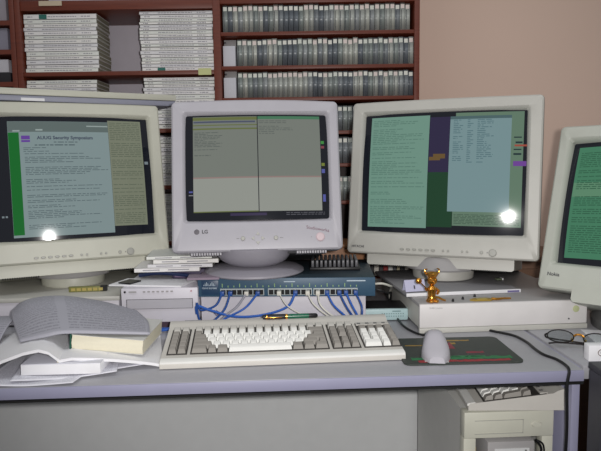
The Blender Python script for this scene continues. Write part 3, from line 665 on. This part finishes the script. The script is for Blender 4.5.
# ------------------------------------------------------------------ keyboard
m_kw = mat('key_white', (226, 226, 222), .45); m_kg = mat('key_grey', (140, 136, 130), .5); m_kb = mat('keyboard_case', (198, 195, 188), .5); m_well = mat('key_well', (58, 55, 52), .6)
U = .0176
SL = math.atan2(.021, .16)
def kplane(y): return .0185 + math.tan(SL) * (y - .02)
def make_keyboard(label):
    o = thing('keyboard', label, 'keyboard')
    w, d = .462, .195
    prof = [(0, .002), (0, .011), (.003, .0155), (.022, .018), (.158, .0358), (.166, .0405), (.178, .0445), (.19, .043), (d, .038), (d, .012), (.185, .003)]
    MB().prism(prof, 0, w, 'x').build('case', m_kb, o)
    MB().prism([(.0, .011), (-.0022, .0115), (-.0022, .0150), (.001, .0165), (.0125, .0182), (.0135, .0172)], .001, w - .001, 'x').build('front_lip', m_kw, o)
    X = {'f': .011, 'm': .011 + 2 * U + .009}; X['e'] = X['m'] + 15 * U + .009; X['n'] = X['e'] + 3 * U + .009
    y0 = .030
    W = {'f': 2, 'm': 15, 'e': 3, 'n': 4}
    for c in 'fmen':
        MB().prism([(y0 - .002, kplane(y0 - .002) - .001), (y0 - .002, kplane(y0 - .002) + .0008), (y0 + 6 * U + .010, kplane(y0 + 6 * U + .01) + .0008), (y0 + 6 * U + .010, kplane(y0 + 6 * U) - .001)], X[c] - .0015, X[c] + W[c] * U + .0015, 'x').build('key_well', m_well, o)
    MB().prism([(y0 + 6 * U - .002, kplane(y0 + 6 * U - .002)), (y0 + 6 * U - .002, kplane(y0 + 6 * U) + .003), (y0 + 6 * U + .012, kplane(y0 + 6 * U + .012) + .002), (y0 + 6 * U + .012, kplane(y0 + 6 * U + .012))], X['n'], X['n'] + 4 * U, 'x').build('label_strip', m_kb, o)
    b = MB()
    for k in range(4): b.prism([(y0 + 6 * U, kplane(y0 + 6 * U) + .0026), (y0 + 6 * U, kplane(y0 + 6 * U) + .0034), (y0 + 6 * U + .007, kplane(y0 + 6 * U + .007) + .0034), (y0 + 6 * U + .007, kplane(y0 + 6 * U + .007) + .0026)], X['n'] + k * U + .003, X['n'] + k * U + .010, 'x')
    b.build('indicator_marks', m_dgrey, o)
    MB().box(.03, .065, .1795, .186, .0436, .0448, M=None).build('name_strip', m_grey, o)
    def keygeo(mb, c, u, row, w=1, h=1):
        x0 = X[c] + u * U + .001; x1 = x0 + w * U - .002; ya = y0 + row * U + .0006 + (.004 if row >= 5 else 0); yb = ya + h * U - .0012
        za, zb = kplane(ya), kplane(yb); t = .0085
        bx = [(x0, ya, za), (x1, ya, za), (x1, yb, zb), (x0, yb, zb)]
        tp = [(x0 + .0022, ya + .0046, za + t - .0002), (x1 - .0022, ya + .0046, za + t - .0002), (x1 - .0022, yb - .0018, zb + t + .0008), (x0 + .0022, yb - .0018, zb + t + .0008)]
        md = [(x0 + .0017, ya + .0036, za + t - .0012), (x1 - .0017, ya + .0036, za + t - .0012), (x1 - .0017, yb - .0012, zb + t - .0004), (x0 + .0017, yb - .0012, zb + t - .0002)]
        mb.loft([bx, md, tp])
    def key(c, u, row, white, w=1, h=1):
        b = MB(); keygeo(b, c, u, row, w, h); b.build('key', m_kw if white else m_kg, o)
    for r in range(5):
        for c in range(2): key('f', c, r, False)
    # main block, bottom row first
    key('m', 0, 0, False, 1.75); key('m', 1.75, 0, False); key('m', 2.75, 0, False, 1.25); key('m', 4, 0, True, 7); key('m', 11, 0, False, 1.25); key('m', 12.25, 0, False, 1.25); key('m', 13.5, 0, False, 1.5)
    key('m', 0, 1, False, 2.25)
    for k in range(10): key('m', 2.25 + k, 1, True)
    key('m', 12.25, 1, False, 1.75); key('m', 14, 1, False)
    key('m', 0, 2, False, 1.75)
    for k in range(11): key('m', 1.75 + k, 2, True)
    key('m', 12.75, 2, False, 2.25)
    key('m', 0, 3, False, 1.5)
    for k in range(12): key('m', 1.5 + k, 3, True)
    key('m', 13.5, 3, False, 1.5)
    for k in range(13): key('m', k, 4, k > 0)
    key('m', 13, 4, False, 2)
    for c in range(3): key('e', c, 0, False); key('e', c, 3, False); key('e', c, 4, False)
    key('e', 1, 1, False); key('e', 0, 2, False); key('e', 2, 2, False); key('e', 0, 1, False); key('e', 2, 1, False)
    key('n', 0, 0, True, 2); key('n', 2, 0, True); key('n', 3, 0, False, 1, 1); key('n', 3, 1, False)
    for r in (1, 2, 3):
        for c in range(3): key('n', c, r, True)
    key('n', 3, 2, False, 1, 2)
    for c in range(4): key('n', c, 4, False)
    b = MB()
    for c in range(2): keygeo(b, 'f', c, 5)
    for k in range(15): keygeo(b, 'm', k, 5)
    for k in range(3): keygeo(b, 'e', k, 5)
    f = b.build('function_keys', mat('key_lightgrey', (182, 180, 174), .5), o); f['kind'] = 'stuff'; f['label'] = 'row of pale grey function keys along the back'
    for x in (.04, .42): MB().box(x - .012, x + .012, .165, .178, 0, .012).build('foot', m_kb, o)
    MB().box(.02, .44, .01, .03, 0, .003).build('rubber_strip', m_black, o)
    return o
kb = make_keyboard('wide beige keyboard with white letter keys lying on the desk front')
kb.location = (-.203, .068, .7203); kb.rotation_euler = (0, 0, R(1.75))
kb2 = copy_tree(kb); kb2['label'] = 'beige keyboard stored end-on on the open computer tower under the desk'
KA = -95
kb2.rotation_euler = (0, 0, R(KA)); kb2.location = Vector((.374, .058, .6245)) - (Rz(KA) @ Vector((.462, 0, 0)))
# pen on the keyboard's back ridge
o = thing('pen', 'black and green fountain pen resting on the back ridge of the keyboard', 'pen', (-.014, .252, .7682), 1.5)
PX = Ry(90)
MB().lathe([(.001, 0), (.0052, .002), (.0058, .008), (.0058, .052), (.0055, .0535)], 20, PX).build('cap', m_black, o)
MB().lathe([(.0059, .050), (.0059, .054)], 20, PX).build('cap_ring', m_gold, o); MB().lathe([(.0059, .009), (.0059, .0105)], 20, PX).build('cap_ring', m_gold, o)
MB().box(.006, .042, -.0085, -.006, -.001, .001, bev=.0005).build('clip', m_gold, o)
MB().lathe([(.005, .0535), (.0053, .06), (.0053, .1)], 20, PX).build('barrel', mat('green_barrel', (18, 96, 70), .25), o)
MB().lathe([(.0053, .1), (.0051, .116), (.003, .119), (.0005, .12)], 20, PX).build('end_knob', m_black, o)

# ------------------------------------------------------------------ mouse and pad
o = thing('mouse_pad', 'dark mouse pad with ragged red and green bands right of the keyboard', 'mouse pad', (.365, .13, .7203), -1)
pb = MB().loft([[(x, y, z) for x, y in rrect(0, 0, .226, .166, .014)] for z in (0, .0035)]); pmats = [mat('pad_dark', (52, 58, 54), .6, var=.25, scale=50)]
rnd = random.Random(5)
def band(name, m, pts, wd, z=.0037):
    pmats.append(m); pb.mi = len(pmats) - 1
    for (x0, x1, y, h) in pts:
        n = max(2, int((x1 - x0) / .006)); T = []; Bt = []
        for k in range(n + 1):
            x = x0 + (x1 - x0) * k / n; T.append((x, y + h * rnd.uniform(.55, 1.25))); Bt.append((x, y - h * rnd.uniform(.3, .7)))
        for k in range(n): pb.prism([Bt[k], Bt[k + 1], T[k + 1], T[k]], .003, z, 'z')
band('red_print', mat('pad_red', (150, 40, 48), .6), [(-.085, .09, -.071, .007)], 0)
band('green_print', mat('pad_green', (34, 112, 66), .6), [(-.095, .098, -.055, .010), (-.06, .05, -.045, .005)], 0)
band('red_patch', mat('pad_wine', (128, 40, 56), .6), [(-.016, .006, .02, .026), (.02, .055, -.022, .006)], 0)
band('yellow_print', mat('pad_ochre', (150, 120, 50), .6), [(-.005, .050, .058, .005), (.006, .016, .038, .01), (-.09, -.05, .03, .004)], 0)
pb.build('pad', pmats, o)
o = thing('mouse', 'smooth lavender-grey computer mouse on the left of the mouse pad', 'mouse', (.322, .104, .7242), -12)
sec = []
for k in range(15):
    t = k / 14; y = -.058 + .114 * t
    e = math.sin(math.pi * min(1, max(0, .06 + .88 * t))) ** .45
    wv = .029 * e * (1.02 - .18 * math.exp(-((t - .62) / .22) ** 2) + .0 * t); h = (.024 + .022 * math.exp(-((t - .72) / .34) ** 2)) * (e ** .9)
    sec.append([(wv * (abs(math.cos(a)) ** .75) * (1 if math.cos(a) >= 0 else -1), y, max(0, h * (max(0, math.sin(a)) ** .8))) for a in [math.pi * j / 14 for j in range(15)]])
MB().loft(sec).build('shell', m_lav, o)
MB().box(-.022, .022, -.05, .045, 0, .002).build('underside', m_grey, o)
# cables on the desk
o = MB().tube([(.465, .30, .7226), (.49, .258, .7226), (.523, .218, .7226), (.531, .17, .7226), (.528, .12, .7226), (.529, .085, .7226), (.54, .055, .7226), (.541, .02, .7226), (.536, -.003, .7195), (.531, -.007, .69), (.533, -.007, .6), (.53, -.004, .45), (.532, .0, .2), (.53, .0, .01)], .0028).build('cable', m_bcab); tag(o, 'long black cable snaking over the desk and hanging down the front', 'cable')
o = MB().tube([(.305, .50, .76), (.303, .44, .735), (.305, .36, .725), (.308, .30, .7235), (.322, .25, .7235), (.335, .235, .7235)], .0026).build('cable', m_bcab); tag(o, 'black cable beside the left side of the right workstation case', 'cable')

# ------------------------------------------------------------------ eyeglasses, notepad
o = thing('eyeglasses', 'folded wire eyeglasses with gold bridge lying on the side desk', 'eyeglasses', (.609, .108, .7203), -30)
m_lens = mat('lens_glass', (235, 240, 240), .05, trans=1, var=0); m_gun = mat('dark_wire', (38, 34, 34), .35, metal=.6)
G = Tm((0, 0, .0152)) @ Rx(-66)
for sx in (-1, 1):
    ring = [(sx * (.034 + .025 * math.cos(a)), .004, .0215 + .0195 * math.sin(a)) for a in [2 * math.pi * k / 24 for k in range(25)]]
    MB(G).tube(ring, .0014, 6, 1).build('rim', m_gun, o)
    MB(G).loft([[(sx * (.034 + .024 * math.cos(2 * math.pi * k / 24)), y, .0215 + .0185 * math.sin(2 * math.pi * k / 24)) for k in range(24)] for y in (.0035, .0045)]).build('lens', m_lens, o)
    MB(G).tube([(sx * .059, .004, .026), (sx * .063, .008, .024), (sx * .05, .0125 + .002 * sx, .018), (-sx * .03, .0125 + .002 * sx, .014), (-sx * .055, .0125 + .002 * sx, .008)], .0017).build('temple', m_gun, o)
    MB(G).ball((sx * .012, .008, .019), .003, .002, .005).build('nose_pad', m_brass, o)
MB(G).tube([(-.0095, .004, .025), (-.004, .002, .029), (.004, .002, .029), (.0095, .004, .025)], .0022).build('bridge', m_gold, o)
o = thing('note_block', 'white note block with a printed swirl at the front of the side desk', 'note block', (.597, .044, .7203), -4)
MB().box(0, .075, 0, .022, 0, .030, bev=.001).build('block', m_white, o)
a_ = [(.030 + (.016 - .0022 * k * .2) * math.cos(k * .5), -.0006, .016 + (.009 - .0010 * k * .2) * math.sin(k * .5)) for k in range(28)]
MB().tube(a_, .0006, 5, 2).build('printed_swirl', mat('rust_ink', (96, 66, 60), .6), o)
sheet('paper_sheet', 'white paper lying behind the note block under the glasses', 'paper', [(.66, .11), (.76, .10), (.77, .23), (.69, .25)], m_white, .7204, .0015)

# ------------------------------------------------------------------ books and papers at the left
def curve_sheet(rows, m, name, parent=None, th=.003, nu=28, nv=20):
    def cr(p, t):
        n = len(p) - 1; i = min(int(t * n), n - 1); f = t * n - i
        a, b, c, d = (Vector(p[max(i - 1, 0)]), Vector(p[i]), Vector(p[i + 1]), Vector(p[min(i + 2, n)]))
        return .5 * ((2 * b) + (c - a) * f + (2 * a - 5 * b + 4 * c - d) * f * f + (3 * b - a - 3 * c + d) * f ** 3)
    def fn(u, v): return cr([cr(r, u) for r in rows], v)
    b = MB(); b.grid(fn, nu, nv, True)
    o = b.build(name, m, parent)
    s = o.modifiers.new('thickness', 'SOLIDIFY'); s.thickness = th; s.offset = 0
    return o
def sheet_pts(ps, z, curl):
    a, b, c, d = [Vector(p) for p in ps]; rows = []
    for j in range(4):
        v = j / 3; rows.append([tuple((a * (1 - u) + b * u) * (1 - v) + (d * (1 - u) + c * u) * v) + (z + curl * (abs(u - .5) * 2) ** 2.5 * (1 - v) + .0006 * math.sin(9 * u + 5 * v),) for u in (0, .25, .5, .75, 1)])
    return rows
m_sheet = printed('print_sheet', (222, 222, 230), (120, 120, 135), 50, cols=1)
for k, (ps, z, cu, lb) in enumerate((
    ([(-.505, .004), (-.34, .002), (-.30, .22), (-.50, .23)], .7225, .003, 'lowest loose sheet at the desk edge under the book pile'),
    ([(-.45, .012), (-.275, .046), (-.31, .26), (-.49, .24)], .7245, .004, 'crumpled loose sheet between the lowest sheet and the white paper block'),
    ([(-.36, .045), (-.218, .088), (-.25, .28), (-.40, .24)], .7262, .002, 'loose sheet sticking out at the right of the book pile'))):
    tag(curve_sheet(sheet_pts(ps, z, cu), m_sheet, 'paper_sheet', th=.0008), lb, 'paper', 'loose sheets under the book pile')
o = thing('paper_block', 'thick white block of paper at the bottom of the book pile', 'book', (-.442, .042, .7275), -1)
MB().box(0, .14, 0, .19, 0, .0185, bev=.0008).build('pages', m_white, o); MB().box(0, .14, 0.001, .19, .0185, .0195).build('cover', m_sheet, o)
ob = thing('open_book', 'open book with arched white pages in the middle of the left pile', 'book', (-.376, .048, 0), 11)
def page_half(px, name, y0, y1, lift):
    px = [(x + .376, z) for x, z in px]; y0 -= .048; y1 -= .048; top = px; bot = [(x, z - lift) for x, z in reversed(px)]
    MB().prism(top + bot, y0, y1, 'y').build(name, m_white, ob)
page_half([(-.545, .7285), (-.505, .746), (-.47, .760), (-.435, .771), (-.41, .7745), (-.394, .769), (-.376, .7525)], 'left_pages', .048, .27, .0055)
page_half([(-.376, .7525), (-.355, .7545), (-.32, .7505), (-.285, .7455), (-.245, .7385), (-.215, .732), (-.195, .7265)], 'right_pages', .048, .27, .0055)
MB().box(-.004, .004, .001, .22, .7475, .752).build('spine', m_cream, ob)
o = thing('thick_book', 'thick cream-edged paperback lying closed on the open book', 'book', (-.372, .106, .7550), -4); o.rotation_euler[1] = R(5.3)
b = MB(); b.loft([[(x, y, z) for y, z in ((0.002, 0), (-.002, .012), (.002, .026), (.15, .026), (.15, 0))] for x in (0, .134)]); b.build('pages', m_cream, o)
MB().box(-.001, .135, 0, .152, .0262, .0272).box(-.001, .135, .0, .152, -.0012, -.0002).build('cover', mat('pale_cover', (205, 205, 200), .5), o)
MB().box(-.004, -.0012, .0, .152, -.001, .0272).build('spine', mat('green_spine', (28, 84, 66), .5), o)
m_news = printed('print_magazine', (172, 172, 182), (84, 84, 98), 26)
dr = curve_sheet([[(-.468, .11, .770), (-.418, .10, .781), (-.38, .100, .787), (-.307, .100, .7845), (-.228, .12, .775)],
                  [(-.512, .20, .774), (-.473, .21, .795), (-.421, .21, .802), (-.335, .21, .791), (-.246, .2, .776)],
                  [(-.545, .27, .780), (-.508, .27, .803), (-.445, .27, .811), (-.358, .27, .797), (-.27, .26, .775)],
                  [(-.565, .32, .779), (-.53, .32, .803), (-.46, .32, .810), (-.373, .32, .796), (-.29, .30, .777)]], m_news, 'magazine', th=.004)
tag(dr, 'printed grey magazine draped over the top of the book pile', 'magazine')
tag(curve_sheet([[(-.66, .19, .728), (-.6, .17, .735), (-.535, .155, .742)], [(-.66, .26, .752), (-.6, .26, .768), (-.54, .25, .772)], [(-.66, .33, .752), (-.6, .33, .765), (-.54, .32, .765)]], m_news, 'magazine', th=.003), 'printed grey paper at the left edge of the photo beside the draped magazine', 'magazine')

# ------------------------------------------------------------------ open computer tower under the desk
t = thing('computer_tower', 'open beige computer tower standing under the right end of the desk', 'computer', (.367, .06, .019))
m_tw = mat('tower_side', (204, 204, 200), .5)
MB().box(0, .003, .02, .36, .015, .600).build('side_panel', m_tw, t); MB().box(.167, .17, .02, .36, .015, .600).build('side_panel', m_tw, t)
MB().box(0, .17, .02, .36, .600, .603).build('top_panel', m_tw, t); MB().box(0, .17, .02, .36, .012, .015).build('bottom_panel', m_tw, t)
MB().box(0, .17, .357, .36, .015, .6).build('back_panel', m_tw, t)
b = MB(); b.box(-.002, .172, -.006, .021, .553, .605, bev=.003).box(-.002, .022, -.004, .021, .012, .553, bev=.002).box(.150, .172, -.004, .021, .012, .553, bev=.002).box(.022, .15, -.004, .021, .012, .28, bev=.002); b.build('front_bezel', m_beige, t)
b = MB(); b.box(.018, .112, -.0072, -.005, .562, .563).box(.018, .112, -.0072, -.005, .588, .589).box(.111, .112, -.0072, -.005, .562, .589); b.build('bay_outline', m_btn, t)
MB().loft([[(.138 + a * .011 * s, y, .578 + c * .006 * s) for a, c in [(math.cos(2 * math.pi * k / 20), math.sin(2 * math.pi * k / 20)) for k in range(20)]] for y, s in ((-.0055, 1), (-.0085, .8))]).build('power_button', m_beige, t)
dv = MB().box(.042, .132, -.012, .15, .44, .548, bev=.001).build('drive', m_grey, t)
b = MB(); b.box(.055, .122, -.0135, -.0115, .520, .535).build('drive_slot_frame', m_panel, dv)
b = MB(); b.box(.058, .106, -.0142, -.013, .5265, .528).box(.113, .117, -.0142, -.013, .526, .532); b.build('drive_slot', m_dgrey, dv)
b = MB(); b.box(.082, .094, -.0126, -.0115, .493, .508).build('badge', m_white, dv)
b = MB(); b.text('hp', .011, lambda x, z: (.088 + x, -.013, .5005 + z), .0002); b.build('badge_letters', m_ink, dv)
MB().box(.005, .165, .12, .30, .3, .31).build('floor_plate', m_dgrey, t)
g = MB().box(.026, .030, .022, .14, .4, .545).build('circuit_board', mat('board_green', (40, 78, 52), .5), t)
b = MB()
for k in range(9):
    b.box(.0302, .036, .024 + .011 * (k % 3), .031 + .011 * (k % 3), .42 + k * .0125, .429 + k * .0125)
b.build('chip', m_brass, g)
MB().tube([(.137, -.008, .548), (.147, -.01, .53), (.142, -.011, .50), (.148, -.008, .46)], .0022).tube([(.137, -.006, .548), (.152, -.008, .535), (.152, -.008, .49), (.146, -.004, .45)], .0018).build('bent_bracket', m_black, t)

MB().box(-.004, .174, .0, .37, -.019, .012, bev=.003).build('plinth', m_dgrey, t)
# ------------------------------------------------------------------ light
def area(name, loc, rot, sx, sy, e, col=(1, 1, 1)):
    l = bpy.data.lights.new(name, 'AREA'); l.shape = 'RECTANGLE'; l.size = sx; l.size_y = sy; l.energy = e; l.color = col
    o = bpy.data.objects.new(name, l); C.objects.link(o); o.location = loc; o.rotation_euler = rot; return o
fl = bpy.data.lights.new('camera_flash', 'SPOT'); fl.energy = 47; fl.spot_size = R(84); fl.spot_blend = .75; fl.shadow_soft_size = .016; fl.color = (1, .97, .95)
fo = bpy.data.objects.new('camera_flash', fl); C.objects.link(fo)
fo.location = co.matrix_world @ Vector((.05, .018, -.01)); fo.rotation_euler = co.matrix_world.to_euler()
area('ceiling_lamp', (-.8, -.4, 2.65), (0, 0, 0), 1.2, .3, 6, (.95, .98, 1))
area('ceiling_lamp', (.7, -.4, 2.65), (0, 0, 0), 1.2, .3, 6, (.95, .98, 1))
w = bpy.data.worlds.new('world'); sc.world = w; w.use_nodes = True
bg = w.node_tree.nodes['Background']; bg.inputs['Color'].default_value = (1, .98, .98, 1); bg.inputs['Strength'].default_value = .22
vs = sc.view_settings; vs.view_transform = 'Standard'; vs.look = 'None'; vs.exposure = 0; vs.gamma = 1; vs.use_curve_mapping = False
